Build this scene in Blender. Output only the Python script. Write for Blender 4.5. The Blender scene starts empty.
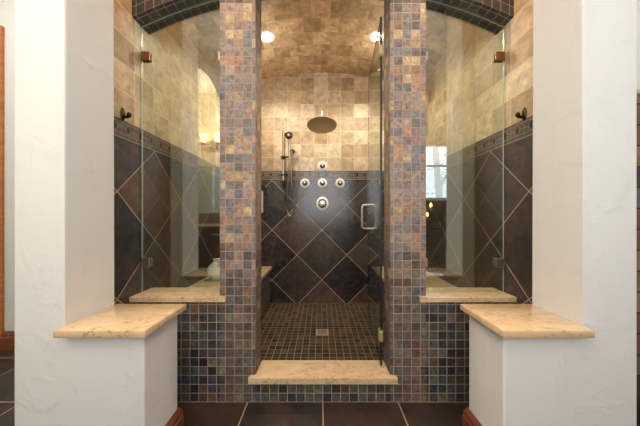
import bpy, bmesh, math, random
from mathutils import Vector, Matrix
random.seed(7)
S = bpy.context.scene
C = bpy.data.collections.new('shower_room'); S.collection.children.link(C)
PI = math.pi

# ------------------------------------------------------------------ colour + node helpers
def lin(c):
    o = []
    for v in c[:3]:
        v = v / 255.0
        o.append(v / 12.92 if v <= 0.04045 else ((v + 0.055) / 1.055) ** 2.4)
    return (o[0], o[1], o[2], 1.0)

class E:
    """a float socket with arithmetic"""
    nt = None
    def __init__(s, sock): s.k = sock
    @staticmethod
    def op(kind, *a):
        n = E.nt.nodes.new('ShaderNodeMath'); n.operation = kind
        for i, x in enumerate(a):
            if isinstance(x, E): E.nt.links.new(x.k, n.inputs[i])
            else: n.inputs[i].default_value = float(x)
        return E(n.outputs[0])
    def __add__(s, o): return E.op('ADD', s, o)
    def __radd__(s, o): return E.op('ADD', o, s)
    def __sub__(s, o): return E.op('SUBTRACT', s, o)
    def __rsub__(s, o): return E.op('SUBTRACT', o, s)
    def __mul__(s, o): return E.op('MULTIPLY', s, o)
    def __rmul__(s, o): return E.op('MULTIPLY', o, s)
    def __truediv__(s, o): return E.op('DIVIDE', s, o)
def fl(a): return E.op('FLOOR', a)
def fr(a): return E.op('FRACT', a)
def ab(a): return E.op('ABSOLUTE', a)
def mn(a, b): return E.op('MINIMUM', a, b)
def mx(a, b): return E.op('MAXIMUM', a, b)
def lt(a, b): return E.op('LESS_THAN', a, b)
def gt(a, b): return E.op('GREATER_THAN', a, b)
def mixc(f, a, b, mode='MIX'):
    n = E.nt.nodes.new('ShaderNodeMix'); n.data_type = 'RGBA'; n.blend_type = mode
    for sock, x in ((n.inputs[0], f), (n.inputs[6], a), (n.inputs[7], b)):
        if isinstance(x, E): E.nt.links.new(x.k, sock)
        elif hasattr(x, 'is_output'): E.nt.links.new(x, sock)
        else: sock.default_value = x
    return n.outputs[2]
def ramp(f, stops, interp='LINEAR'):
    n = E.nt.nodes.new('ShaderNodeValToRGB'); r = n.color_ramp; r.interpolation = interp
    E.nt.links.new(f.k, n.inputs[0])
    while len(r.elements) < len(stops): r.elements.new(0.5)
    for e, (p, c) in zip(r.elements, stops): e.position = p; e.color = c
    return n.outputs[0]
def vec(x, y, z=0):
    n = E.nt.nodes.new('ShaderNodeCombineXYZ')
    for i, a in enumerate((x, y, z)):
        if isinstance(a, E): E.nt.links.new(a.k, n.inputs[i])
        else: n.inputs[i].default_value = a
    return n.outputs[0]
def wnoise(v):
    n = E.nt.nodes.new('ShaderNodeTexWhiteNoise'); n.noise_dimensions = '3D'
    E.nt.links.new(v, n.inputs[0]); return E(n.outputs[0])
def noise(v, scale, detail=4, rough=.55, dist=0):
    n = E.nt.nodes.new('ShaderNodeTexNoise')
    if v is not None: E.nt.links.new(v, n.inputs['Vector'])
    n.inputs['Scale'].default_value = scale; n.inputs['Detail'].default_value = detail
    n.inputs['Roughness'].default_value = rough; n.inputs['Distortion'].default_value = dist
    return E(n.outputs[0])
def new_mat(name):
    m = bpy.data.materials.new(name); m.use_nodes = True
    E.nt = m.node_tree
    return m, m.node_tree.nodes['Principled BSDF']
def link(a, b): E.nt.links.new(a.k if isinstance(a, E) else a, b)
def setup_uv():
    n = E.nt.nodes.new('ShaderNodeUVMap'); n.uv_map = 'UVMap'
    s = E.nt.nodes.new('ShaderNodeSeparateXYZ'); E.nt.links.new(n.outputs[0], s.inputs[0])
    return E(s.outputs[0]), E(s.outputs[1]), n.outputs[0]
def objco():
    n = E.nt.nodes.new('ShaderNodeNewGeometry'); return n.outputs['Position']
def bump(bsdf, h, strength, dist):
    n = E.nt.nodes.new('ShaderNodeBump'); n.inputs['Strength'].default_value = strength
    n.inputs['Distance'].default_value = dist
    link(h, n.inputs['Height']); E.nt.links.new(n.outputs[0], bsdf.inputs['Normal'])

def tiles(u, v, pitch, off, grout, pal, gcol, rot=False, seed=0., mottle=.35, mscale=9., tint=None, tint_amt=.5, stagger=0., pv=None):
    """returns colour socket, grout mask (1 = grout), height"""
    pv = pv or pitch
    if rot:
        a = (u - off[0]) * .70710678; b = (v - off[1]) * .70710678
        su = (a + b) / pitch; sv = (b - a) / pitch
    else:
        su = (u - off[0]) / pitch; sv = (v - off[1]) / pv
    if stagger: su = su + fr(fl(sv) * .5) * (2 * stagger)
    cu, cv = fl(su), fl(sv); fu, fv = fr(su), fr(sv)
    d = mn(mn(fu, 1. - fu) * pitch, mn(fv, 1. - fv) * pv)
    g = lt(d, grout / 2)
    idv = vec(cu, cv, seed)
    w = wnoise(idv); w2 = wnoise(vec(cu + .5, cv + .5, seed + 3.3))
    n = len(pal)
    col = ramp(w, [(i / n, lin(p)) for i, p in enumerate(pal)], 'CONSTANT')
    pos = vec(u + w * 7., v + w2 * 9., w2 * 5.)
    nz = noise(pos, mscale, 6, .62, .6)
    if tint is not None:
        nz2 = noise(pos, mscale * .45, 4, .6, 1.2)
        k = mx((nz2 - .5) * 5., 0.) * tint_amt
        col = mixc(mn(k, 1.), col, lin(tint))
    k = (nz - .5) * (mottle * 4) + 1.
    k = mx(k, .25)
    val = vec(k, k, k)
    col = mixc(1., col, val, 'MULTIPLY')
    br = (w2 - .5) * .3 + 1.
    col = mixc(1., col, vec(br, br, br), 'MULTIPLY')
    col = mixc(g, col, lin(gcol))
    h = mn(d / (grout * .8), 1.) + (nz - .5) * .5
    return col, g, h, nz

def tile_mat(name, rough=.45, bstr=.35, spec=.5, **kw):
    m, b = new_mat(name); u, v, _ = setup_uv()
    col, g, h, nz = tiles(u, v, **kw)
    link(col, b.inputs['Base Color'])
    link(mn((g * .35) + (nz - .5) * .3 + rough, .95), b.inputs['Roughness'])
    b.inputs['Specular IOR Level'].default_value = spec
    bump(b, h, bstr, .004)
    return m

SLATE = [(140, 120, 108), (156, 132, 116), (124, 116, 112), (168, 142, 116), (136, 120, 116), (150, 120, 106), (114, 106, 102), (182, 152, 112),
         (142, 126, 116), (130, 126, 114), (160, 134, 126), (150, 116, 96), (134, 128, 124), (162, 138, 122), (192, 166, 124), (130, 112, 104), (118, 118, 118), (170, 130, 102)]
SLATE_DK = [(72, 70, 70), (58, 56, 57), (88, 82, 76), (68, 71, 76), (52, 49, 48), (96, 92, 84), (78, 74, 66), (80, 84, 88),
            (104, 96, 82), (66, 61, 60), (90, 72, 60), (60, 62, 66), (88, 90, 76), (72, 71, 74), (110, 84, 66), (84, 80, 80)]  # darker slate, partly the lower wall's shade put into the colour
M = {}
M['mosaic'] = tile_mat('slate mosaic', rough=.5, pitch=.0515, off=(.412, .0), grout=.0042, pal=SLATE, gcol=(178, 158, 142), mottle=.5, mscale=26,
                       tint=(150, 104, 70), tint_amt=.3)
def pillar_mat():
    m, b = new_mat('slate mosaic pillar'); u, v, _ = setup_uv()
    kw = dict(pitch=.0515, off=(.412, .0), grout=.0036, gcol=(172, 152, 134), mottle=.62, mscale=34, tint_amt=.35)
    c1, g, h, nz = tiles(u, v, pal=SLATE, tint=(156, 112, 78), **kw)
    c2, *_ = tiles(u, v, pal=SLATE_DK, tint=(92, 68, 50), **kw)
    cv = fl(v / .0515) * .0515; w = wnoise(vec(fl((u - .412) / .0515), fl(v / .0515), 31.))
    dark = mx(lt(cv, w * .55 + .42), gt(cv, 2.26 + w * .06))  # foot shade painted as darker tiles; topmost courses dark like the arch
    mid = mx(1. - mx(cv - .45, 0.) / .75, 0.)              # painted shade fades out course by course above the sill
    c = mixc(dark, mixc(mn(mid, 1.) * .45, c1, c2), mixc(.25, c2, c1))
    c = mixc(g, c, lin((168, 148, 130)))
    link(c, b.inputs['Base Color']); link(mn((g * .35) + (nz - .5) * .3 + .48, .95), b.inputs['Roughness'])
    bump(b, h, .4, .004)
    return m
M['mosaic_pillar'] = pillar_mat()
M['mosaic_low'] = tile_mat('darkened slate mosaic', rough=.42, pitch=.0515, off=(.412, .0), grout=.004, pal=SLATE_DK, gcol=(162, 150, 138), mottle=.65, mscale=34,
                       tint=(92, 68, 50), tint_amt=.3)
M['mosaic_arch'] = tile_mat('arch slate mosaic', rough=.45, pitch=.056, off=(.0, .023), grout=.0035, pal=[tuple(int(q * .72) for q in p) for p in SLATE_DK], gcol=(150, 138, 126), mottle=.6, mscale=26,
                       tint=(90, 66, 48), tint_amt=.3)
M['mosaic_floor'] = tile_mat('shower floor mosaic', rough=.6, spec=.3, pitch=.0515, off=(.0, .02), grout=.0045, seed=4.,
                       pal=[(64, 50, 36), (48, 39, 30), (76, 60, 42), (56, 48, 40), (42, 35, 29), (84, 66, 44), (62, 54, 44)], gcol=(150, 130, 98), mottle=.3, mscale=24)
M['slate_floor'] = tile_mat('slate floor', rough=.34, bstr=.25, pitch=.437, off=(0., .958), grout=.007, seed=2.6, stagger=0.,
                       pal=[(52, 44, 38), (64, 49, 40), (48, 43, 39), (44, 41, 40), (55, 46, 40)], gcol=(160, 134, 108), mottle=.45, mscale=7,
                       tint=(104, 66, 44), tint_amt=.25)
M['travertine'] = tile_mat('vault travertine', rough=.55, bstr=.2, pitch=.157, off=(-.09, .03), grout=.003, seed=9., stagger=.5,
                       pal=[(204, 178, 144), (190, 164, 130), (212, 188, 156), (198, 172, 140), (182, 154, 120), (208, 184, 150)], gcol=(196, 176, 148), mottle=.45, mscale=12,
                       tint=(150, 108, 70), tint_amt=.5)
M['slate_clad'] = tile_mat('slate cladding', rough=.6, pitch=.16, off=(0, 0.02), grout=.008, pv=.11, seed=12.,
                       pal=[(112, 86, 66), (140, 110, 80), (88, 92, 106), (70, 56, 50), (122, 82, 62), (98, 86, 76)], gcol=(60, 46, 40), mottle=.4, mscale=14)

# --- shower wall: diagonal slate below, listello band, travertine above (uv in metres, v = height)
BAND0, BAND1 = 1.51, 1.615
def shower_wall_mat(name, uoff_diag, uoff_trav, seed, ro=.24, sp=.8):
    m, b = new_mat(name); u, v, _ = setup_uv()
    cd, gd, hd, nd = tiles(u, v, .412, (uoff_diag, .340), .0050, [(58, 50, 45), (76, 62, 53), (42, 41, 42), (68, 59, 53), (50, 47, 46), (84, 66, 52), (38, 37, 37), (74, 64, 60)],
                           (184, 162, 138), rot=True, seed=seed, mottle=.5, mscale=15, tint=(112, 74, 50), tint_amt=.35)
    ct, gt_, ht, ntz = tiles(u, v, .156, (uoff_trav, BAND1), .0036, [(198, 174, 140), (208, 186, 154), (186, 160, 124), (216, 196, 166), (172, 146, 112), (202, 180, 146), (190, 166, 132)],
                            (224, 208, 182), seed=seed + 1, mottle=.42, mscale=13, tint=(158, 120, 80), tint_amt=.45)
    # listello
    p = .092
    s = fr((u - uoff_trav) / p)                      # 0..1 along
    x = ab(s - .5) * p                               # distance from the lozenge axis
    y = v - (BAND0 + .0585)                          # centre line of the wide strip
    ay = ab(y)
    dia = x / .017 + ay / .030                       # lozenge
    inside = lt(dia, 1.)
    edge = lt(ab(dia - 1.08), .16)
    hl = lt(ay, .0014)                               # line between the two bars
    vl = lt(ab(x - .046), .0014)
    sh = gt(ay, .031)
    top = lt(ab(ay - .031), .0015)
    low = lt(ab(v - (BAND0 + .0045)), .003)
    lj = lt(mn(fr(u / .055), 1. - fr(u / .055)) * .055, .0014) * lt(v, BAND0 + .027)
    g = mx(mx(mx(mx(edge, hl), vl) * (1. - sh), top), mx(low, lj)) * (1. - inside)
    wn = wnoise(vec(fl((u - uoff_trav) / p + .5), fl(y * 40.), seed))
    bar = ramp(wn, [(0, lin((86, 72, 62))), (.35, lin((102, 86, 74))), (.7, lin((74, 66, 60)))], 'CONSTANT')
    cb = mixc(inside, bar, lin((36, 28, 25)))
    cb = mixc(g, cb, lin((138, 122, 104)))
    m1 = gt(v, BAND0); m2 = gt(v, BAND1)
    col = mixc(m2, mixc(m1, cd, cb), ct)
    link(col, b.inputs['Base Color'])
    r = (1. - m2) * (ro + (nd - .5) * .12 + gd * .3) + m2 * (.5 + (ntz - .5) * .3)
    link(r, b.inputs['Roughness'])
    b.inputs['Specular IOR Level'].default_value = sp
    h = (1. - m2) * (hd * (1. - m1) + m1 * (1. - g)) + m2 * ht
    bump(b, h, .3, .004)
    return m
M['wall_back'] = shower_wall_mat('shower back wall tile', 0.0, -.09, 1.)
M['wall_side'] = shower_wall_mat('shower left wall tile', 1.585, 1.417, 5., .42, .4)
M['wall_side_r'] = shower_wall_mat('shower right wall tile', 1.585, 1.417, 17., .42, .4)

def drywall(name, c, relief=.35):
    m, b = new_mat(name); pos = objco()
    a = noise(pos, 9, 3, .5, .8); k = mx(a - .53, 0.) * 6.
    f = noise(pos, 60, 4, .6)
    link(mixc(mn(k * .25, 1.), lin(c), lin([q * .965 for q in c])), b.inputs['Base Color'])
    b.inputs['Roughness'].default_value = .85
    bump(b, mn(k, 1.) + f * .2, relief * .9, .004)
    return m
M['white_wall'] = drywall('white knockdown plaster', (222, 220, 216))
M['ceiling_paint'] = drywall('ceiling paint', (236, 234, 228), .15)
M['grey_wall'] = drywall('pale grey plaster', (214, 213, 208), .2)
M['cream_wall'] = drywall('cream plaster', (232, 216, 182), .2)

def marble(name, base, vein, dark):
    m, b = new_mat(name); pos = objco()
    sc = E.nt.nodes.new('ShaderNodeMapping'); E.nt.links.new(pos, sc.inputs[0]); sc.inputs['Scale'].default_value = (1.5, 3.2, 3); sc.inputs['Rotation'].default_value = (0, 0, .5)
    n1 = noise(sc.outputs[0], 2.6, 6, .6, 1.6); n2 = noise(sc.outputs[0], 3.2, 5, .55, 2.2); n3 = noise(pos, 34, 3)
    c = ramp(n1, [(.3, lin(base)), (.55, lin(vein)), (.75, lin(base))])
    line = mx(1. - ab(n2 - .5) * 60., 0.) * gt(n1, .52)
    c = mixc(line * .8, c, lin(dark))
    k = (n3 - .5) * .22 + 1.
    c = mixc(1., c, vec(k, k, k), 'MULTIPLY')
    link(c, b.inputs['Base Color']); b.inputs['Roughness'].default_value = .07
    b.inputs['Specular IOR Level'].default_value = .55
    return m
M['marble'] = marble('cream marble', (220, 196, 162), (210, 178, 136), (140, 104, 76))

def wood(name, c1, c2, rough=.35):
    m, b = new_mat(name); pos = objco()
    sc = E.nt.nodes.new('ShaderNodeMapping'); E.nt.links.new(pos, sc.inputs[0]); sc.inputs['Scale'].default_value = (14, 2, 14)
    n = noise(sc.outputs[0], 3, 5, .6, 1.)
    link(ramp(n, [(.3, lin(c1)), (.7, lin(c2))]), b.inputs['Base Color']); b.inputs['Roughness'].default_value = rough
    return m
M['wood_base'] = wood('red brown wood', (138, 80, 56), (100, 54, 38))
M['wood_casing'] = wood('honey wood', (196, 124, 62), (158, 92, 42))
M['wood_dark'] = wood('espresso wood', (58, 38, 28), (36, 24, 18))

def metal(name, c, rough=.2):
    m, b = new_mat(name); n = noise(objco(), 120, 2)
    link(mixc(n * .15, lin(c), lin([q * .8 for q in c])), b.inputs['Base Color'])
    b.inputs['Metallic'].default_value = 1; b.inputs['Roughness'].default_value = rough
    return m
M['chrome'] = metal('polished chrome', (235, 233, 228), .12)
M['nickel'] = metal('satin nickel', (214, 204, 190), .3)
M['nickel_warm_reflection'] = metal('nickel with warm reflection', (150, 112, 84), .4)  # upper outer clips: orange wall reflection put into the nickel colour
M['bronze'] = metal('dark bronze', (74, 60, 50), .35)
M['head_metal'] = metal('brushed shower metal', (190, 168, 132), .5); M['head_metal'].node_tree.nodes['Principled BSDF'].inputs['Metallic'].default_value = .35
def plain(name, c, rough=.5, emit=0, ec=None, spec=.5):
    m, b = new_mat(name)
    n = noise(objco(), 40, 2); k = (n - .5) * .08 + 1.
    link(mixc(1., lin(c), vec(k, k, k), 'MULTIPLY'), b.inputs['Base Color'])
    b.inputs['Roughness'].default_value = rough; b.inputs['Specular IOR Level'].default_value = spec
    if emit:
        b.inputs['Emission Color'].default_value = lin(ec or c); b.inputs['Emission Strength'].default_value = emit
    return m
M['white_enamel'] = plain('white enamel', (246, 244, 238), .25)
M['rim'] = plain('glowing light rim', (206, 196, 178), .5, .35)  # weak glow added so the rim shows bright round the lens
M['ceramic'] = plain('pale ceramic', (214, 220, 214), .25)
M['black'] = plain('black rubber', (22, 20, 19), .5)
M['dark_iron'] = plain('dark iron', (30, 25, 22), .45)
M['lens'] = plain('glowing lens', (255, 246, 230), .4, 14., (255, 240, 214))
M['lamp_shade'] = plain('lit glass shade', (255, 240, 205), .4, 5., (255, 222, 160))
M['flame'] = plain('warm bulb', (255, 200, 120), .4, 14., (255, 178, 88))
M['candle'] = plain('ivory candle', (232, 214, 178), .6)
M['leaf'] = plain('tree leaf', (88, 110, 100), .6)
M['bark'] = plain('pale bark', (136, 132, 130), .8)
M['pale_plastic'] = plain('pale cream plastic', (222, 208, 172), .4)
M['picture'] = plain('dark picture', (70, 58, 50), .5)

def glass(name, tint, base, edge=False):
    m = bpy.data.materials.new(name); m.use_nodes = True; nt = m.node_tree; E.nt = nt
    out = nt.nodes['Material Output']; nt.nodes.remove(nt.nodes['Principled BSDF'])
    t = nt.nodes.new('ShaderNodeBsdfTransparent'); t.inputs[0].default_value = (*tint, 1)
    g = nt.nodes.new('ShaderNodeBsdfGlossy'); g.inputs['Roughness'].default_value = .0; g.inputs[0].default_value = (.94, 1, .98, 1)
    geo = nt.nodes.new('ShaderNodeNewGeometry'); dt = nt.nodes.new('ShaderNodeVectorMath'); dt.operation = 'DOT_PRODUCT'
    nt.links.new(geo.outputs['Incoming'], dt.inputs[0]); nt.links.new(geo.outputs['Normal'], dt.inputs[1])
    c = 1. - mn(ab(E(dt.outputs['Value'])), 1.)
    F = c * c * c * c * c * (1. - base) + base            # Fresnel (Schlick), the same from both faces
    mixs = nt.nodes.new('ShaderNodeMixShader')
    nt.links.new(F.k, mixs.inputs[0]); nt.links.new(t.outputs[0], mixs.inputs[1]); nt.links.new(g.outputs[0], mixs.inputs[2])
    nt.links.new(mixs.outputs[0], out.inputs[0])
    return m
M['glass'] = glass('shower glass', (.925, .955, .92), .15)
M['door_glass'] = glass('door glass', (.955, .972, .955), .05)
M['window_glass'] = glass('window glass', (.98, .99, 1.), .03)
M['glass_edge'] = plain('bright cut glass edge', (168, 190, 176), .2)
M['glass_edge_dark'] = plain('dark cut glass edge', (24, 40, 34), .2)
m, b = new_mat('mirror'); b.inputs['Metallic'].default_value = 1; b.inputs['Roughness'].default_value = .02; b.inputs['Base Color'].default_value = (.78, .92, .95, 1); M['mirror'] = m

# ------------------------------------------------------------------ mesh helpers
def uvmap(me):
    uv = me.uv_layers.new(name='UVMap')
    for p in me.polygons:
        n = p.normal; a = max(range(3), key=lambda i: abs(n[i]))
        for li in p.loop_indices:
            c = me.vertices[me.loops[li].vertex_index].co
            uv.data[li].uv = ((c.y, c.z), (c.x, c.z), (c.x, c.y))[a]
def obj(name, bm, mat, parent=None, smooth=False, uv=True, mats=None):
    bmesh.ops.recalc_face_normals(bm, faces=bm.faces)
    me = bpy.data.meshes.new(name); bm.to_mesh(me); bm.free()
    o = bpy.data.objects.new(name, me); C.objects.link(o)
    for mm in (mats or [mat]): me.materials.append(mm)
    if smooth:
        for p in me.polygons: p.use_smooth = True
        try: me.set_sharp_from_angle(angle=math.radians(40))
        except Exception: pass
    if uv and not me.uv_layers: uvmap(me)
    if parent is not None: o.parent = parent
    return o
def B(): return bmesh.new()
def bx(bm, x0, x1, y0, y1, z0, z1, bev=0, seg=2):
    r = bmesh.ops.create_cube(bm, size=1)
    for v in r['verts']:
        v.co = Vector((x0 + (v.co.x + .5) * (x1 - x0), y0 + (v.co.y + .5) * (y1 - y0), z0 + (v.co.z + .5) * (z1 - z0)))
    if bev:
        es = list({e for v in r['verts'] for e in v.link_edges})
        bmesh.ops.bevel(bm, geom=es, offset=bev, segments=seg, profile=.5, affect='EDGES')
    return bm
def tube(bm, pts, r, n=12, caps=True):
    pts = [Vector(p) for p in pts]; rings = []; rr = r if isinstance(r, (list, tuple)) else [r] * len(pts)
    ref = None
    for i, p in enumerate(pts):
        t = (pts[min(i + 1, len(pts) - 1)] - pts[max(i - 1, 0)]).normalized()
        if ref is None:
            ref = Vector((0, 0, 1)) if abs(t.z) < .9 else Vector((1, 0, 0))
        a = (ref - t * ref.dot(t)).normalized(); b_ = t.cross(a); ref = a
        rings.append([bm.verts.new(p + (a * math.cos(2 * PI * k / n) + b_ * math.sin(2 * PI * k / n)) * rr[i]) for k in range(n)])
    for i in range(len(rings) - 1):
        for k in range(n):
            bm.faces.new((rings[i][k], rings[i][(k + 1) % n], rings[i + 1][(k + 1) % n], rings[i + 1][k]))
    if caps: bm.faces.new(rings[0][::-1]); bm.faces.new(rings[-1])
    return bm
def closed_tube(bm, pts, r, n=10):
    pts = [Vector(p) for p in pts]; N = len(pts); rings = []
    c = sum(pts, Vector()) / N
    nrm = (pts[0] - c).cross(pts[N // 4] - c).normalized()
    for i, p in enumerate(pts):
        t = (pts[(i + 1) % N] - pts[i - 1]).normalized(); a = nrm; b_ = t.cross(a)
        rings.append([bm.verts.new(p + (a * math.cos(2 * PI * k / n) + b_ * math.sin(2 * PI * k / n)) * r) for k in range(n)])
    for i in range(N):
        for k in range(n):
            j = (i + 1) % N
            bm.faces.new((rings[i][k], rings[i][(k + 1) % n], rings[j][(k + 1) % n], rings[j][k]))
    return bm
def lathe(bm, prof, axis='Z', loc=(0, 0, 0), n=32, sx=1., sz=1.):
    """profile of (radius, height); axis 'Z' up or 'Y' (height runs towards -Y, out of the back wall)"""
    rings = []
    for r, h in prof:
        ring = []
        for k in range(n):
            a = 2 * PI * k / n; c, s = r * math.cos(a), r * math.sin(a)
            p = (c, s, h) if axis == 'Z' else (c * sx, -h, s * sz)
            ring.append(bm.verts.new(Vector(p) + Vector(loc)))
        rings.append(ring)
    for i in range(len(rings) - 1):
        for k in range(n):
            bm.faces.new((rings[i][k], rings[i][(k + 1) % n], rings[i + 1][(k + 1) % n], rings[i + 1][k]))
    if prof[0][0] > 1e-5: bm.faces.new(rings[0][::-1])
    if prof[-1][0] > 1e-5: bm.faces.new(rings[-1])
    bmesh.ops.remove_doubles(bm, verts=bm.verts, dist=1e-6)
    return bm
def prism(bm, poly, y0, y1, axis='Y'):
    def P(a, b, t): return Vector((a, t, b)) if axis == 'Y' else (Vector((t, a, b)) if axis == 'X' else Vector((a, b, t)))
    f = [bm.verts.new(P(a, b, y0)) for a, b in poly]; g = [bm.verts.new(P(a, b, y1)) for a, b in poly]
    bm.faces.new(f); bm.faces.new(g[::-1])
    for i in range(len(poly)):
        j = (i + 1) % len(poly); bm.faces.new((f[i], g[i], g[j], f[j]))
    return bm
def tag(o, label, cat, group=None):
    o['label'] = label; o['category'] = cat; o['kind'] = 'thing'
    if group: o['group'] = group
    return o
def thing(name, label, cat, loc=(0, 0, 0), rz=0, group=None):
    o = bpy.data.objects.new(name, None); C.objects.link(o); o.empty_display_size = .05
    o.location = loc; o.rotation_euler = (0, 0, rz)
    return tag(o, label, cat, group)
def struct(name, bm, mat, **k):
    o = obj(name, bm, mat, **k); o['kind'] = 'structure'; return o
def dup(root, loc, label, rz=None):
    r = root.copy(); C.objects.link(r); r.location = loc; r['label'] = label
    if rz is not None: r.rotation_euler = (0, 0, rz)
    for ch in list(root.children):
        c = ch.copy(); C.objects.link(c); c.parent = r
        for g in ch.children:
            d = g.copy(); C.objects.link(d); d.parent = c
    return r

# ------------------------------------------------------------------ main measures (metres; camera at the origin looking along +Y)
EYE = 1.075
CX, VPX = -.012, 320.8
XW = 1.11                                   # inner face of the shower's side walls
YT0, YT1, YB = 1.395, 1.535, 2.807          # tiled front wall, shower back wall
YN, YP = .949, 1.176                        # white piers
XK, XP, XO = .712, 1.024, 1.228             # half wall end, pier inner face, pier outer face
PI0, PI1 = .392, .599                       # tiled pillars
CEIL = 3.05
YR = -.9                                    # wall behind the camera

# ------------------------------------------------------------------ shell
struct('floor', bx(B(), -3.2, 3.2, -1.5, YT0, -.06, 0), M['slate_floor'])
bmf = B(); bx(bmf, -3.2, -XO - .02, YT0, 2.1, -.06, 0); bx(bmf, XO + .02, 3.2, YT0, 2.1, -.06, 0); struct('floor_side', bmf, M['slate_floor'])
struct('floor_shower', bx(B(), -XW, XW, YT1, YB, 0, .07), M['mosaic_floor'])
struct('wall_back', bx(B(), -XW - .12, XW + .12, YB, YB + .1, 0, CEIL), M['wall_back'])
struct('wall_left', bx(B(), -XW - .115, -XW, YP + .001, YB, 0, CEIL), M['wall_side'])
struct('wall_right', bx(B(), XW, XW + .115, YP + .001, YB, 0, CEIL), M['wall_side_r'])

# vault
def arc(R, apex, x): return apex - (R - math.sqrt(R * R - x * x))
def arc_block(name, R, apex, y0, y1, top, mat, half=XW, N=36):
    bm = B(); uvl = bm.loops.layers.uv.new('UVMap')
    xs = [-half + 2 * half * i / N for i in range(N + 1)]
    a = [bm.verts.new((x, y0, arc(R, apex, x))) for x in xs]; b_ = [bm.verts.new((x, y1, arc(R, apex, x))) for x in xs]
    c = [bm.verts.new((x, y0, top)) for x in xs]; d = [bm.verts.new((x, y1, top)) for x in xs]
    for i in range(N):
        for q in ((a[i], a[i + 1], b_[i + 1], b_[i]), (a[i], c[i], c[i + 1], a[i + 1]), (b_[i], b_[i + 1], d[i + 1], d[i]), (c[i], d[i], d[i + 1], c[i + 1])):
            bm.faces.new(q)
    bm.faces.new((a[0], b_[0], d[0], c[0])); bm.faces.new((a[-1], c[-1], d[-1], b_[-1]))
    for f in bm.faces:
        f.normal_update()
        soff = all(v in a or v in b_ for v in f.verts) if len(f.verts) == 4 else False
        for l in f.loops:
            co = l.vert.co
            if soff: l[uvl].uv = (R * math.asin(co.x / R), co.y - y0)
            elif abs(f.normal.y) > .5:   # courses follow the curve
                ang = math.asin(co.x / R); l[uvl].uv = (R * ang, co.z - arc(R, apex, co.x) + .023 + .0)
            else: l[uvl].uv = (co.y, co.z)
    return struct(name, bm, mat, uv=False)
arc_block('ceiling_vault', 3.13, 2.765, YT1, YB, CEIL, M['travertine'])
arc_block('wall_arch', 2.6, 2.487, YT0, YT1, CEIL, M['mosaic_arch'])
RA, AA = 2.6, 2.487

# tiled half walls and curb base
for s, nm in ((-1, 'wall_front_left'), (1, 'wall_front_right')):
    a, b_ = sorted((s * PI1, s * XW)); struct(nm, bx(B(), a, b_, YT0, YT1, 0, .586), M['mosaic_low'])
struct('wall_curb', bx(B(), -PI0, PI0, YT0, YT1, 0, .123), M['mosaic_low'])
# pillars: slate mosaic with shade painted into the tiles toward the foot
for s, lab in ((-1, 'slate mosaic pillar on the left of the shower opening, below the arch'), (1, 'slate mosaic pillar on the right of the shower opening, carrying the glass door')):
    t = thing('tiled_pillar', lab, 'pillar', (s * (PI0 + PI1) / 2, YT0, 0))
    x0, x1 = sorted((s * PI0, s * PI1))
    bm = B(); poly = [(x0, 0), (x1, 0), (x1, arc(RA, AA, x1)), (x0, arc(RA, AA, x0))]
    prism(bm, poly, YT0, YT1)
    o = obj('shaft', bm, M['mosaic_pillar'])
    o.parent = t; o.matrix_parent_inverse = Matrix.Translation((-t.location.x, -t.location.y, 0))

# white piers with low half walls
def pier(s, nm):
    bm = B(); xo = s * XO + (.014 if s > 0 else 0)
    prism(bm, [(s * XK, 0), (xo, 0), (xo, CEIL), (s * XP, CEIL), (s * XP, .617), (s * XK, .617)], YN, YP)
    bm.edges.ensure_lookup_table(); bmesh.ops.recalc_face_normals(bm, faces=bm.faces)
    es = [e for e in bm.edges if abs(e.verts[0].co.z - e.verts[1].co.z) > .3]
    bmesh.ops.bevel(bm, geom=es, offset=.008, segments=3, profile=.5, affect='EDGES')
    return struct(nm, bm, M['white_wall'])
pier(-1, 'wall_pier_left'); pier(1, 'wall_pier_right')
# header joining the piers above the frame
# wood baseboards round the half-wall ends
BBH = .14
def baseboard(nm, s):
    prof = [(0, 0), (.020, 0), (.020, BBH * .66), (.015, BBH * .72), (.016, BBH * .82), (.009, BBH * .93), (.005, BBH), (0, BBH)]
    bm = B(); path = [((s * XK, .3 + YN - .3)), ]
    # inner face run (along Y), then a return along the back of the half wall
    run = [(Vector((s * XK, YN, 0)), Vector((-s, 0, 0))), (Vector((s * XK, YP, 0)), Vector((-s, 1, 0))), (Vector((s * (XK + .30), YP, 0)), Vector((0, 1, 0)))]
    rings = [[bm.verts.new(p + d * a + Vector((0, 0, h))) for a, h in prof] for p, d in run]
    for i in range(2):
        for k in range(len(prof)):
            j = (k + 1) % len(prof); bm.faces.new((rings[i][k], rings[i][j], rings[i + 1][j], rings[i + 1][k]))
    bm.faces.new(rings[0]); bm.faces.new(rings[-1][::-1])
    return struct(nm, bm, M['wood_base'])
baseboard('baseboard_left', -1); baseboard('baseboard_right', 1)

# ------------------------------------------------------------------ stonework
for s, w in ((-1, 'left'), (1, 'right')):
    a, b_ = sorted((s * .675, s * 1.0235))
    bm = bx(B(), a, b_, .904, YP + .012, .617, .647, .005)
    tag(obj('coping_stone', bm, M['marble'], smooth=True), 'cream marble coping on the white half wall by the %s pier' % w, 'coping stone')
    # sill with a small horn lapping the pillar
    x_in, x_p, x_w = s * .557, s * PI1, s * (XW - .001)
    poly = [(x_w, 1.371), (x_in, 1.371), (x_in, YT0 - .004), (s * (PI1 + .004), YT0 - .004), (s * (PI1 + .004), 1.563), (x_w, 1.563)]
    bm = prism(B(), poly, .5862, .617, 'Z'); bmesh.ops.bevel(bm, geom=[e for e in bm.edges], offset=.003, segments=2, profile=.5, affect='EDGES')
    bmesh.ops.triangulate(bm, faces=[f for f in bm.faces if len(f.verts) > 4])
    tag(obj('stone_sill', bm, M['marble']), 'cream marble sill under the %s fixed glass panel' % w, 'sill')
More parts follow.
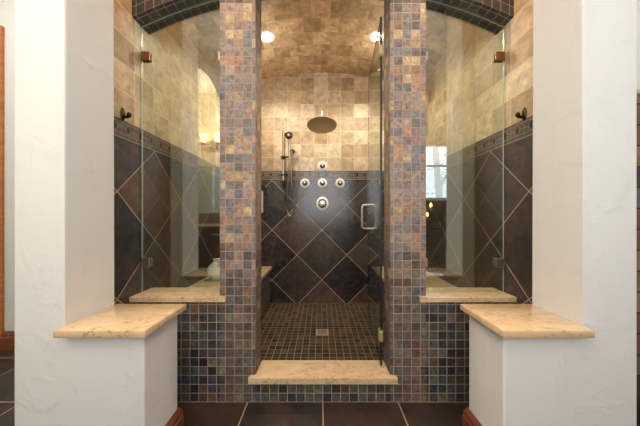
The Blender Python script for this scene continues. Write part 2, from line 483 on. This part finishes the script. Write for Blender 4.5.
poly = [(-.426, 1.362), (.426, 1.362), (.426, YT0 - .004), (PI0 - .004, YT0 - .004), (PI0 - .004, 1.537), (-PI0 + .004, 1.537), (-PI0 + .004, YT0 - .004), (-.426, YT0 - .004)]
bm = prism(B(), poly, .1232, .16, 'Z'); bmesh.ops.bevel(bm, geom=[e for e in bm.edges], offset=.003, segments=2, profile=.5, affect='EDGES')
bmesh.ops.triangulate(bm, faces=[f for f in bm.faces if len(f.verts) > 4])
tag(obj('stone_threshold', bm, M['marble']), 'cream marble threshold slab at the foot of the shower opening', 'threshold')
for s, w in ((-1, 'left'), (1, 'right')):
    t = thing('shower_bench', 'built in %s shower bench with a cream stone seat and dark tiled base' % w, 'bench', (s * .85, 2.1, .07))
    inv = Matrix.Translation((-s * .85, -2.1, -.07))
    a, b_ = sorted((s * .58, s * (XW - .002))); o = obj('seat', bx(B(), a, b_, YT1 + .031, YB - .003, .462, .50, .004), M['marble'], t); o.matrix_parent_inverse = inv
    a, b_ = sorted((s * .608, s * (XW - .002))); o = obj('base', bx(B(), a, b_, YT1 + .034, YB - .003, .0715, .462), M['mosaic_low'], t); o.matrix_parent_inverse = inv

# ------------------------------------------------------------------ fixed glass panels
YG = 1.467
def clip_bm(x0, x1, z0, z1):
    bm = B(); bx(bm, x0, x1, YG - .014, YG - .0055, z0, z1, .002); bx(bm, x0, x1, YG + .0055, YG + .014, z0, z1, .002); return bm
for s, w in ((-1, 'left'), (1, 'right')):
    t = thing('glass_panel', 'fixed clear glass panel over the %s marble sill, up to the arch' % w, 'glass panel', (s * .85, YG, .617))
    inv = Matrix.Translation((-s * .85, -YG, -.617))
    N = 14; xa, xb = .603, 1.104
    xs = [xa + (xb - xa) * i / N for i in range(N + 1)]
    poly = [(s * xa, .618)] + [(s * x, arc(RA, AA, x) - .006) for x in xs] + [(s * xb, .618)]
    bm = prism(B(), poly, YG - .004, YG + .004)
    o = obj('pane', bm, None, t, mats=[M['glass'], M['glass_edge']]); o.matrix_parent_inverse = inv
    for p in o.data.polygons:
        if abs(p.normal.y) < .5: p.material_index = 1
    cz = ((2.052, 'up'), (.797, 'lo'))
    for z, q in cz:
        for xe, sx in ((xb, -1), (xa, 1)):
            e0, e1 = sorted((s * (xe + sx * .001), s * (xe + sx * (.054 if sx < 0 else .034))))
            mt = M['nickel_warm_reflection'] if (q == 'up' and sx < 0) else M['nickel']
            o = obj('clip', clip_bm(e0, e1, z - .027, z + .027), mt, t); o.matrix_parent_inverse = inv
    # metal channel under the arch
    bm = B(); xs2 = [PI1 + .001 + (XW - .002 - PI1) * i / N for i in range(N + 1)]
    poly = [(s * x, arc(RA, AA, x) - .001) for x in xs2] + [(s * x, arc(RA, AA, x) - .010) for x in reversed(xs2)]
    prism(bm, poly, YG - .009, YG - .0055); o = obj('channel', bm, M['nickel'], t); o.matrix_parent_inverse = inv

# ------------------------------------------------------------------ glass door, swung inwards
ang = math.atan2(.713, .713 * .087)
t = thing('shower_door', 'clear glass door swung open into the shower from the right pillar', 'door', (.356, 1.467, .165), ang)
W = .715
o = obj('pane', bx(B(), .0, W, -.005, .005, .005, 2.13), None, t, mats=[M['door_glass'], M['glass_edge_dark']])
for p in o.data.polygons:
    if abs(p.normal.y) < .5: p.material_index = 1
def rrect(w, h, r, n=6):
    pts = []
    for cx, cz, a0 in ((w - r, h - r, 0), (-w + r, h - r, 90), (-w + r, -h + r, 180), (w - r, -h + r, 270)):
        for k in range(n + 1):
            a = math.radians(a0 + 90 * k / n); pts.append((cx + r * math.cos(a), cz + r * math.sin(a)))
    return pts
hz = 1.078 - .165
pts = [(W - .075, a, hz + b_) for a, b_ in rrect(.062, .104, .026)]
obj('handle', closed_tube(B(), pts, .0085), M['nickel'], t, smooth=True)
for z in (2.088 - .165, .349 - .165):
    bm = B(); bx(bm, -.008, .036, -.012, .012, z - .034, z + .034, .003); bx(bm, -.018, -.004, -.006, .012, z - .028, z + .028, .003)
    obj('hinge', bm, M['head_metal'], t)
obj('seal', bx(B(), -.006, -.0005, -.006, .006, .005, 2.13), M['black'], t)

# ------------------------------------------------------------------ shower fittings on the back wall
def at(px, py, d=0): return (CX + (px - VPX) / 240 * (YB - d), EYE - (py - 217) / 240 * (YB - d))
VALVES = [(322.4, 166, 'round chrome shower valve on the band, topmost of the five', 1.), (305, 183.2, 'left round chrome valve of the row of three', 1.),
          (322.4, 183.2, 'middle round chrome valve of the row of three', 1.), (340, 183.2, 'right round chrome valve of the row of three', 1.)]
v0 = None
for px, py, lab, k in VALVES:
    x, z = at(px, py)
    if v0 is None:
        v0 = thing('shower_valve', lab, 'shower valve', (x, YB + .002, z), group='chrome valves on the back wall')
        obj('escutcheon', lathe(B(), [(0, .0), (.056, .0), (.056, .006), (.050, .011), (.028, .013), (0, .013)], 'Y'), M['white_enamel'], v0, smooth=True)
        obj('ring', lathe(B(), [(0, .013), (.030, .013), (.030, .018), (.026, .020), (0, .02)], 'Y'), M['bronze'], v0, smooth=True)
        obj('knob', lathe(B(), [(0, .02), (.015, .02), (.016, .045), (.021, .050), (.021, .066), (.014, .072), (0, .073)], 'Y'), M['chrome'], v0, smooth=True)
    else: dup(v0, (x, YB + .002, z), lab)
x, z = at(322.4, 203.5)
t = thing('shower_valve', 'large oval chrome mixer valve lowest on the back wall', 'shower valve', (x, YB + .002, z), group='chrome valves on the back wall')
obj('escutcheon', lathe(B(), [(0, 0), (.071, 0), (.071, .006), (.063, .012), (0, .012)], 'Y', sz=1.14), M['white_enamel'], t, smooth=True)
obj('ring', lathe(B(), [(0, .012), (.048, .012), (.048, .02), (.042, .022), (0, .022)], 'Y', sz=1.1), M['bronze'], t, smooth=True)
obj('dial', lathe(B(), [(0, .022), (.034, .022), (.034, .036), (.028, .04), (0, .04)], 'Y'), M['white_enamel'], t, smooth=True)
obj('knob', lathe(B(), [(0, .04), (.016, .04), (.019, .07), (.013, .078), (0, .079)], 'Y'), M['chrome'], t, smooth=True)
obj('lever', tube(B(), [(0, -.062, 0), (.012, -.066, -.03), (.016, -.066, -.052)], [.007, .006, .004], 8), M['chrome'], t, smooth=True)

# rain head
hy = 2.50
t = thing('rain_shower_head', 'large round rain shower head on an arm from the back wall', 'shower head', (0, YB + .002, 2.16))
hz = EYE + (217 - 126) / 240 * hy - 2.16
rot = Matrix.Translation((0, hy - YB, hz)) @ Matrix.Rotation(math.radians(-11), 4, 'X')
bm = lathe(B(), [(0, .0), (.142, .0), (.155, .006), (.156, .012), (.148, .017), (.06, .024), (.03, .04), (.018, .05), (0, .05)], n=48); bmesh.ops.transform(bm, matrix=rot, verts=bm.verts)
hd = obj('head', bm, M['head_metal'], t, smooth=True)
bm = lathe(B(), [(0, -.003), (.128, -.003), (.132, -.0002), (0, -.0002)], n=48); bmesh.ops.transform(bm, matrix=rot, verts=bm.verts)
obj('spray_face', bm, M['head_metal'], hd, smooth=True)
obj('arm', tube(B(), [(0, -.004, .03), (0, -.12, .035), (0, -.24, .03), (0, -.29, .015), (0, hy - YB, hz + .03)], .011, 12), M['nickel'], t, smooth=True)
obj('flange', lathe(B(), [(0, 0), (.032, 0), (.032, .006), (.016, .016), (0, .016)], 'Y', (0, 0, .03)), M['nickel'], t, smooth=True)

# slide bar with hand shower
bxx, _ = at(284, 180)
_, ztop = at(0, 132); _, zbot = at(0, 186); _, zs = at(0, 159)
t = thing('slide_rail', 'tall metal slide rail mounted on the back wall, left of the valves', 'slide rail', (bxx, YB + .002, zbot))
L = ztop - zbot
obj('rail', tube(B(), [(0, -.055, 0), (0, -.055, L)], .015, 14), M['nickel'], t, smooth=True)
for h in (.12, L - .03):
    bm = tube(B(), [(0, -.002, h), (0, -.055, h)], .013, 12); lathe(bm, [(0, 0), (.024, 0), (.024, .006), (.013, .012), (0, .012)], 'Y', (0, 0, h)); bx(bm, -.035, .030, -.07, -.05, h - .012, h + .012, .005) if h < .2 else None
    obj('bracket', bm, M['bronze'], t, smooth=True)
obj('end_cap', lathe(B(), [(0, -.02), (.016, -.015), (.018, 0), (.018, .05), (.012, .06), (0, .06)], loc=(0, -.055, 0)), M['bronze'], t, smooth=True)
sl = obj('slider', bx(B(), -.022, .022, -.085, -.035, zs - zbot - .02, zs - zbot + .02, .006), M['bronze'], t)
obj('holder', tube(B(), [(.018, -.06, zs - zbot), (.060, -.080, zs - zbot + .008)], .009, 10), M['bronze'], sl, smooth=True)
hx, hzz = at(290.5, 140); ex, ez = at(292.3, 152)
t = thing('hand_shower', 'dark round hand shower with a hanging hose, clipped to the slide rail', 'hand shower', (hx, YB - .10, zs))
hh = obj('handle', tube(B(), [(0, 0, -.06), (0, 0, .08), (.0, -.01, .16), (0, -.03, hzz - zs)], [.011, .013, .014, .016], 12), M['nickel'], t, smooth=True)
bm = lathe(B(), [(0, .0), (.034, 0), (.042, .012), (.042, .03), (.034, .036), (0, .036)], 'Y'); bmesh.ops.transform(bm, matrix=Matrix.Translation((0, -.02, hzz - zs)) @ Matrix.Rotation(-.35, 4, 'X'), verts=bm.verts)
obj('head', bm, M['bronze'], t, smooth=True)
def spline(P, n=8):
    P = [Vector(p) for p in P]; out = []
    for i in range(len(P) - 1):
        a, b_, c, d = P[max(i - 1, 0)], P[i], P[i + 1], P[min(i + 2, len(P) - 1)]
        for k in range(n):
            s = k / n; out.append(.5 * ((2 * b_) + (c - a) * s + (2 * a - 5 * b_ + 4 * c - d) * s * s + (3 * b_ - a - 3 * c + d) * s ** 3))
    out.append(P[-1]); return out
hp = [(290, 163), (288.6, 180), (287, 198), (286.6, 209), (288.2, 214.5), (290.8, 215.6), (293.6, 211), (294.5, 203), (293, 194), (291.6, 182), (291.6, 168), (292.3, 154)]
P = []
for i, (px, py) in enumerate(hp):
    x, z = at(px, py, .03); P.append((x - hx, (0, .03, .07, .0945, .0945, .0945, .0945, .09, .08, .06, .055, .055)[i], z - zs))
P[0] = (0, 0, -.06)
obj('hose', tube(B(), spline(P), .0085, 8), M['nickel'], t, smooth=True)
t2 = thing('wall_elbow', 'small round metal hose outlet beside the slide rail, below the hand shower', 'hose outlet', (ex, YB + .002, ez))
obj('flange', lathe(B(), [(0, 0), (.030, 0), (.030, .008), (.02, .014), (0, .014)], 'Y'), M['bronze'], t2, smooth=True)
obj('spout', tube(B(), [(0, -.012, 0), (0, -.035, 0), (0, -.04, -.01), (0, -.04, -.025)], .010, 10), M['nickel'], t2, smooth=True)

# long handled brush hanging beside the pillar (mostly hidden by it)
x, z = at(263.3, 190)
t = thing('bath_brush', 'dark looped strap with a pale strip, on the back wall beside the left pillar', 'bath brush', (x, YB + .002, z))
obj('handle', bx(B(), -.030, .002, -.03, -.006, -.265, -.015, .008), M['pale_plastic'], t)
obj('strap', tube(B(), spline([(-.012, -.018, -.012), (-.004, -.02, .028), (.022, -.02, .024), (.034, -.02, -.02), (.03, -.02, -.07)]), .008, 8), M['black'], t, smooth=True)
obj('hook', lathe(B(), [(0, 0), (.012, 0), (.012, .018), (.016, .024), (0, .026)], 'Y', (.008, 0, .02)), M['bronze'], t, smooth=True)

# items on the left bench
t = thing('vase', 'white round bellied vase on the left bench behind the glass', 'vase', (-.965, 2.20, .5005))
obj('body', lathe(B(), [(0, 0), (.035, 0), (.050, .012), (.075, .06), (.082, .095), (.070, .13), (.042, .155), (.030, .17), (.034, .19), (.029, .19), (.025, .17), (0, .165)]), M['ceramic'], t, smooth=True)
t = thing('soap_bottle', 'small pale soap bottle on the left bench, half hidden by the pillar', 'bottle', (-.690, 2.62, .5005))
bt = obj('body', lathe(B(), [(0, 0), (.026, 0), (.029, .006), (.029, .075), (.022, .088), (.010, .092), (0, .092)]), M['pale_plastic'], t, smooth=True)
obj('cap', lathe(B(), [(0, .092), (.011, .092), (.011, .112), (.006, .116), (0, .116)]), M['white_enamel'], t, smooth=True)

# robe hooks
def robe_hook(s, lab, px):
    Y = 240 * abs(s * XW - CX) / abs(px - VPX); z = EYE + 103 / (240 / Y)
    t = thing('robe_hook', lab, 'robe hook', (s * (XW + .002), Y, z), PI / 2 if s < 0 else -PI / 2)
    # local +x? the plate lies on the wall, local -Y points into the room
    obj('plate', lathe(B(), [(0, 0), (.015, 0), (.016, .004), (.012, .009), (0, .010)], 'Y', sz=2.3), M['bronze'], t, smooth=True)
    obj('hook', tube(B(), [(0, -.006, -.014), (0, -.024, -.018), (0, -.036, -.012), (0, -.040, -.002), (0, -.040, .008)], [.008, .007, .010, .013, .007], 12), M['bronze'], t, smooth=True)
robe_hook(-1, 'dark bronze robe hook on the left tiled wall', 122.5)
robe_hook(1, 'dark bronze robe hook on the right tiled wall', 524.5)

# floor drain
t = thing('floor_drain', 'small square metal drain in the mosaic shower floor', 'drain', (0, 2.09, .07))
fr_ = obj('frame', bx(B(), -.055, .055, -.055, .055, .0005, .004, .001), M['head_metal'], t)
bm = B()
for k in range(5): bx(bm, -.042, .042, -.04 + k * .018, -.034 + k * .018, .004, .0055)
obj('grate', bm, M['dark_iron'], t)

# recessed lights in the vault
for s, w in ((-1, 'left'), (1, 'right')):
    X, Y = s * .502, 2.19; z = arc(3.13, 2.765, X); tilt = math.asin(X / 3.13)
    t = thing('recessed_light', 'round recessed ceiling light with white rim, on the %s of the vault' % w, 'ceiling light', (X, Y, z))
    t.rotation_euler = (0, tilt, 0)
    obj('rim', lathe(B(), [(.0505, -.004), (.058, -.011), (.074, -.008), (.078, -.001), (.072, .004), (.0505, .004)], n=40), M['rim'], t, smooth=True)
    obj('lens', lathe(B(), [(0, -.006), (.050, -.006), (.050, -.002), (0, -.002)], n=40), M['lens'], t)

# ------------------------------------------------------------------ the room round the shower
struct('ceiling', bx(B(), -3.2, 3.2, -1.5, YT0, CEIL, CEIL + .06), M['ceiling_paint'])
bm = B(); bx(bm, -3.2, -XO - .02, YT0, 2.1, CEIL, CEIL + .06); bx(bm, XO + .02, 3.2, YT0, 2.1, CEIL, CEIL + .06); struct('ceiling_side', bm, M['ceiling_paint'])
struct('wall_far_left', bx(B(), -3.2, -XO - .003, 1.954, 2.06, 0, CEIL), M['grey_wall'])
struct('wall_far_right', bx(B(), XO + .003, 3.2, 1.954, 2.06, 0, CEIL), M['grey_wall'])
struct('wall_side_left', bx(B(), -3.3, -3.2, -1.5, 2.06, 0, CEIL), M['grey_wall'])
struct('wall_side_right', bx(B(), 3.2, 3.3, -1.5, 2.06, 0, CEIL), M['grey_wall'])
# door casing and baseboard seen at the left edge
t = thing('door_casing', 'honey coloured wooden door casing at the far left edge', 'door casing', (-2.645, 1.954, 0))
obj('jamb', bx(B(), -.06, .06, -.022, -.001, 0, 2.5, .004), M['wood_casing'], t)
obj('head', bx(B(), -.5, .06, -.024, -.001, 2.5, 2.62, .004), M['wood_casing'], t)
prof = [(1.953, 0), (1.931, 0), (1.931, .10), (1.936, .11), (1.935, .125), (1.944, .14), (1.947, .148), (1.953, .148)]
struct('baseboard_far_left', prism(B(), prof, -2.598, -XO - .005, 'X'), M['wood_base'])
# slate clad ledge seen at the right edge
struct('wall_ledge', bx(B(), 1.50, 2.6, 1.262, 1.75, 0, 1.72), M['slate_clad'])
struct('trim_1', bx(B(), 1.49, 2.6, 1.252, 1.75, 1.7205, 1.742, .003), M['marble'])
prof = [(1.2615, 0), (1.243, 0), (1.243, .10), (1.25, .125), (1.2615, .14)]
struct('baseboard_far_right', prism(B(), prof, 1.50, 2.6, 'X'), M['wood_dark'])

# wall behind the camera, with a big window in the middle and another on the right
def wall_with_holes(name, x0, x1, y0, y1, z0, z1, holes, mat):
    xs = sorted({x0, x1, *[h[0] for h in holes], *[h[1] for h in holes]}); zs_ = sorted({z0, z1, *[h[2] for h in holes], *[h[3] for h in holes]})
    bm = B()
    for i in range(len(xs) - 1):
        for j in range(len(zs_) - 1):
            cx, cz = (xs[i] + xs[i + 1]) / 2, (zs_[j] + zs_[j + 1]) / 2
            if any(h[0] < cx < h[1] and h[2] < cz < h[3] for h in holes): continue
            bx(bm, xs[i], xs[i + 1], y0, y1, zs_[j], zs_[j + 1])
    return struct(name, bm, mat)
WIN = [(-.95, .95, 1.05, 2.5), (1.42, 2.42, 1.34, 2.26)]
wall_with_holes('wall_rear', -3.2, 3.2, YR - .1, YR, 0, CEIL, WIN, M['cream_wall'])
def window(name, x0, x1, z0, z1, bars):
    bm = B(); f = .045
    bx(bm, x0, x1, YR - .08, YR - .02, z0, z0 + f); bx(bm, x0, x1, YR - .08, YR - .02, z1 - f, z1)
    bx(bm, x0, x0 + f, YR - .08, YR - .02, z0 + f, z1 - f); bx(bm, x1 - f, x1, YR - .08, YR - .02, z0 + f, z1 - f)
    for a in bars: bx(bm, x0 + f, x1 - f, YR - .065, YR - .035, a - .012, a + .012)
    o = struct(name, bm, M['white_enamel'])
    g = obj('pane', bx(B(), x0 + f, x1 - f, YR - .052, YR - .048, z0 + f, z1 - f), M['window_glass'], o)
window('window_1', *WIN[0], [1.8]); window('window_2', *WIN[1], [1.90])

# tree outside the right window
t = thing('tree', 'pale trunked tree outside the window', 'tree', (2.55, -2.3, 0))
tr = obj('trunk', tube(B(), [(0, 0, 0), (.05, 0, 1.2), (-.02, 0, 2.0), (-.08, 0, 3.0)], [.09, .075, .065, .05], 10), M['bark'], t, smooth=True)
obj('branch', tube(B(), [(0, 0, 1.7), (.3, .1, 2.2), (.5, .1, 2.5)], [.04, .03, .015], 8), M['bark'], tr, smooth=True)
bm = B()
for k in range(190):
    p = Vector((random.gauss(.12, .35), random.gauss(0, .25), random.choice((1.45, 2.4)) + random.gauss(0, .22)))
    mtx = Matrix.Translation(p) @ Matrix.Rotation(random.uniform(0, 6), 4, 'Z') @ Matrix.Rotation(random.uniform(0, 6), 4, 'X')
    vs = [bm.verts.new(mtx @ Vector(q)) for q in ((-.05, 0, 0), (0, .02, 0), (.05, 0, 0), (0, -.02, 0))]; bm.faces.new(vs)
obj('foliage', bm, M['leaf'], t)

# vanity on the left, seen as a reflection in the left glass
VX0, VX1 = -2.35, -1.2
t = thing('vanity_cabinet', 'dark wood vanity with a pale counter, reflected in the left glass', 'vanity', ((VX0 + VX1) / 2, YR, 0))
inv = Matrix.Translation((-(VX0 + VX1) / 2, -YR, 0))
def part(nm, bm, mat, par, **k):
    o = obj(nm, bm, mat, par, **k); o.matrix_parent_inverse = inv if par is t else Matrix(); return o
part('body', bx(B(), VX0, VX1, YR + .001, YR + .48, .0, .94), M['wood_dark'], t)
part('counter', bx(B(), VX0 - .02, VX1 + .02, YR + .001, YR + .51, .9405, .975, .004), M['marble'], t)
part('backsplash', bx(B(), VX0, VX1, YR + .001, YR + .018, .9755, 1.13), M['mosaic_low'], t)
for k in range(3):
    a = VX0 + .02 + k * (VX1 - VX0 - .04) / 3; w_ = (VX1 - VX0 - .04) / 3 - .015
    dr = part('door', bx(B(), a, a + w_, YR + .481, YR + .502, .1, .9, .004), M['wood_dark'], t)
    o = obj('knob', tube(B(), [(a + w_ * .25, YR + .525, .83), (a + w_ * .75, YR + .525, .83)], .009, 8), M['nickel'], dr, smooth=True)
t = thing('mirror', 'wide wall mirror above the vanity, reflected in the left glass', 'mirror', ((VX0 + VX1) / 2, YR, 1.15))
obj('glass', bx(B(), -.58, .58, .004, .010, .0, .72), M['mirror'], t)
bm = B(); bx(bm, -.6, .6, .002, .016, -.02, .0); bx(bm, -.6, .6, .002, .016, .72, .74); bx(bm, -.6, -.58, .002, .016, 0, .72); bx(bm, .58, .6, .002, .016, 0, .72)
obj('frame', bm, M['nickel'], t)
t = thing('vanity_light', 'bronze vanity light with glowing glass shades above the mirror', 'wall light', (-1.85, YR, 2.22))
obj('bar', bx(B(), -.30, .30, .06, .085, -.015, .015, .004), M['bronze'], t)
obj('wall_plate', bx(B(), .08, .2, .001, .06, -.06, .06, .004), M['bronze'], t)
for k in (-.22, 0, .22):
    sh = obj('shade', lathe(B(), [(.022, .02), (.035, .03), (.052, .13), (.058, .15), (.05, .15), (.032, .035), (0, .03)], loc=(k, .072, 0)), M['lamp_shade'], t, smooth=True)
    obj('socket', lathe(B(), [(0, .0), (.022, .0), (.026, .02), (0, .02)], loc=(k, .072, 0)), M['bronze'], sh, smooth=True)
# arched alcove wall in front of the vanity
bm = B(); cx, rx, zsp, rise, N = -1.62, .42, 1.78, 1.2, 24
bx(bm, -3.2, cx - rx, -.22, -.12, 0, CEIL); bx(bm, cx + rx, cx + rx + .12, -.22, -.12, 0, CEIL)
for k in range(N):
    a0, a1 = PI - PI * k / N, PI - PI * (k + 1) / N
    p = [(cx + rx * math.cos(a0), zsp + rise * math.sin(a0)), (cx + rx * math.cos(a1), zsp + rise * math.sin(a1))]
    prism(bm, [p[0], p[1], (p[1][0], CEIL), (p[0][0], CEIL)], -.22, -.12)
bmesh.ops.remove_doubles(bm, verts=bm.verts, dist=1e-5)
struct('wall_alcove', bm, M['grey_wall'])
# candle stand on a slate ledge below the right window
struct('wall_rear_ledge', bx(B(), 1.3, 2.6, YR + .001, YR + .3, 0, .93), M['mosaic_low'])
struct('wall_rear_panel', bx(B(), 1.3, 2.6, YR + .001, YR + .03, .931, 1.335), M['slate_clad'])
t = thing('candle_stand', 'black iron stand with two lit candles, reflected in the right glass', 'candle stand', (1.64, YR + .17, .93))
obj('base', lathe(B(), [(0, .0005), (.07, .0005), (.07, .012), (.02, .025), (0, .025)]), M['dark_iron'], t, smooth=True)
obj('stem', tube(B(), [(0, 0, .02), (0, 0, .19)], .010, 10), M['dark_iron'], t, smooth=True)
for dx, h in ((-.028, .10), (.028, .24)):
    a = obj('arm', tube(B(), [(0, 0, h - .06), (dx * .6, 0, h - .05), (dx, 0, h - .02), (dx, 0, h)], .007, 8), M['dark_iron'], t, smooth=True)
    c = obj('candle', lathe(B(), [(0, h), (.015, h), (.015, h + .05), (0, h + .05)], loc=(dx, 0, 0)), M['candle'], t, smooth=True)
    obj('flame', lathe(B(), [(0, h + .052), (.018, h + .066), (.021, h + .085), (.009, h + .115), (0, h + .125)], loc=(dx, 0, 0)), M['flame'], c, smooth=True)

# ------------------------------------------------------------------ lights
def area(name, loc, rot, sx, sy, power, col, spread=PI):
    l = bpy.data.lights.new(name, 'AREA'); l.shape = 'RECTANGLE'; l.size = sx; l.size_y = sy; l.energy = power; l.color = col; l.spread = spread
    o = bpy.data.objects.new(name, l); C.objects.link(o); o.location = loc; o.rotation_euler = rot; return o
def spot(name, loc, power, col, ang=140, blend=.6, rad=.05):
    l = bpy.data.lights.new(name, 'SPOT'); l.energy = power; l.color = col; l.spot_size = math.radians(ang); l.spot_blend = blend; l.shadow_soft_size = rad
    o = bpy.data.objects.new(name, l); C.objects.link(o); o.location = loc; return o
WARM = (1., .87, .68); DAY = (.96, .98, 1.)
area('window_daylight', (0, YR - .12, 1.78), (PI / 2, 0, 0), 1.8, 1.4, 22, DAY)
area('window_daylight_right', (1.92, YR - .5, 1.9), (PI / 2, 0, 0), 1.2, 1.0, 8, DAY)
area('room_ceiling_fill', (0, -.35, CEIL - .02), (0, 0, 0), 1.0, .8, 14, (1., .97, .93))  # added fill under the ceiling, no fixture modelled
area('room_left_fill', (-1.5, .80, CEIL - .02), (0, 0, 0), 1.0, .18, 15, (1., .97, .93))  # added fill for the pier fronts, stronger on this side
area('room_right_fill', (1.5, .80, CEIL - .02), (0, 0, 0), 1.0, .18, 7, (1., .97, .93))  # added fill, weaker partner of the left one
area('side_left_light', (-2.4, 1.2, CEIL - .02), (0, 0, 0), .8, .8, 10, (1., .97, .93))
area('side_right_light', (2.4, 1.2, CEIL - .02), (0, 0, 0), .8, .8, 8, (1., .97, .93))
for s in (-1, 1):
    spot('vault_light', (s * .502, 2.19, arc(3.13, 2.765, .502) - .03), 46, WARM, 140)
    l = bpy.data.lights.new('vault_fill', 'POINT'); l.energy = 3; l.color = WARM; l.shadow_soft_size = .01  # added unseen point fill below the recessed lights, brightens the vault
    o = bpy.data.objects.new('vault_fill', l); C.objects.link(o); o.location = (s * .502, 2.19, 2.42)
    spot('passage_light', (s * .82, 1.32, CEIL - .02), 30, (1., .52, .22), 105)
l = bpy.data.lights.new('alcove_fill', 'POINT'); l.energy = 36; l.color = (1., .90, .72); l.shadow_soft_size = .05  # added fill tucked beside the alcove arch, apart from the vanity light
o = bpy.data.objects.new('alcove_fill', l); C.objects.link(o); o.location = (-1.36, YR + .42, 2.55)
w = bpy.data.worlds.new('world'); S.world = w; w.use_nodes = True
bg = w.node_tree.nodes['Background']; bg.inputs[0].default_value = (.88, .94, 1., 1); bg.inputs[1].default_value = 2.2

# ------------------------------------------------------------------ camera
cam = bpy.data.cameras.new('camera'); co = bpy.data.objects.new('camera', cam); C.objects.link(co)
co.location = (CX, 0, EYE); co.rotation_euler = (PI / 2, 0, 0)
cam.sensor_fit = 'HORIZONTAL'; cam.sensor_width = 36; cam.lens = 36 * 240 / 640
cam.shift_x = -(VPX - 320) / 640; cam.shift_y = 4 / 640; cam.clip_start = .02
S.camera = co
S.view_settings.view_transform = 'Standard'; S.view_settings.look = 'None'; S.view_settings.exposure = 0.0
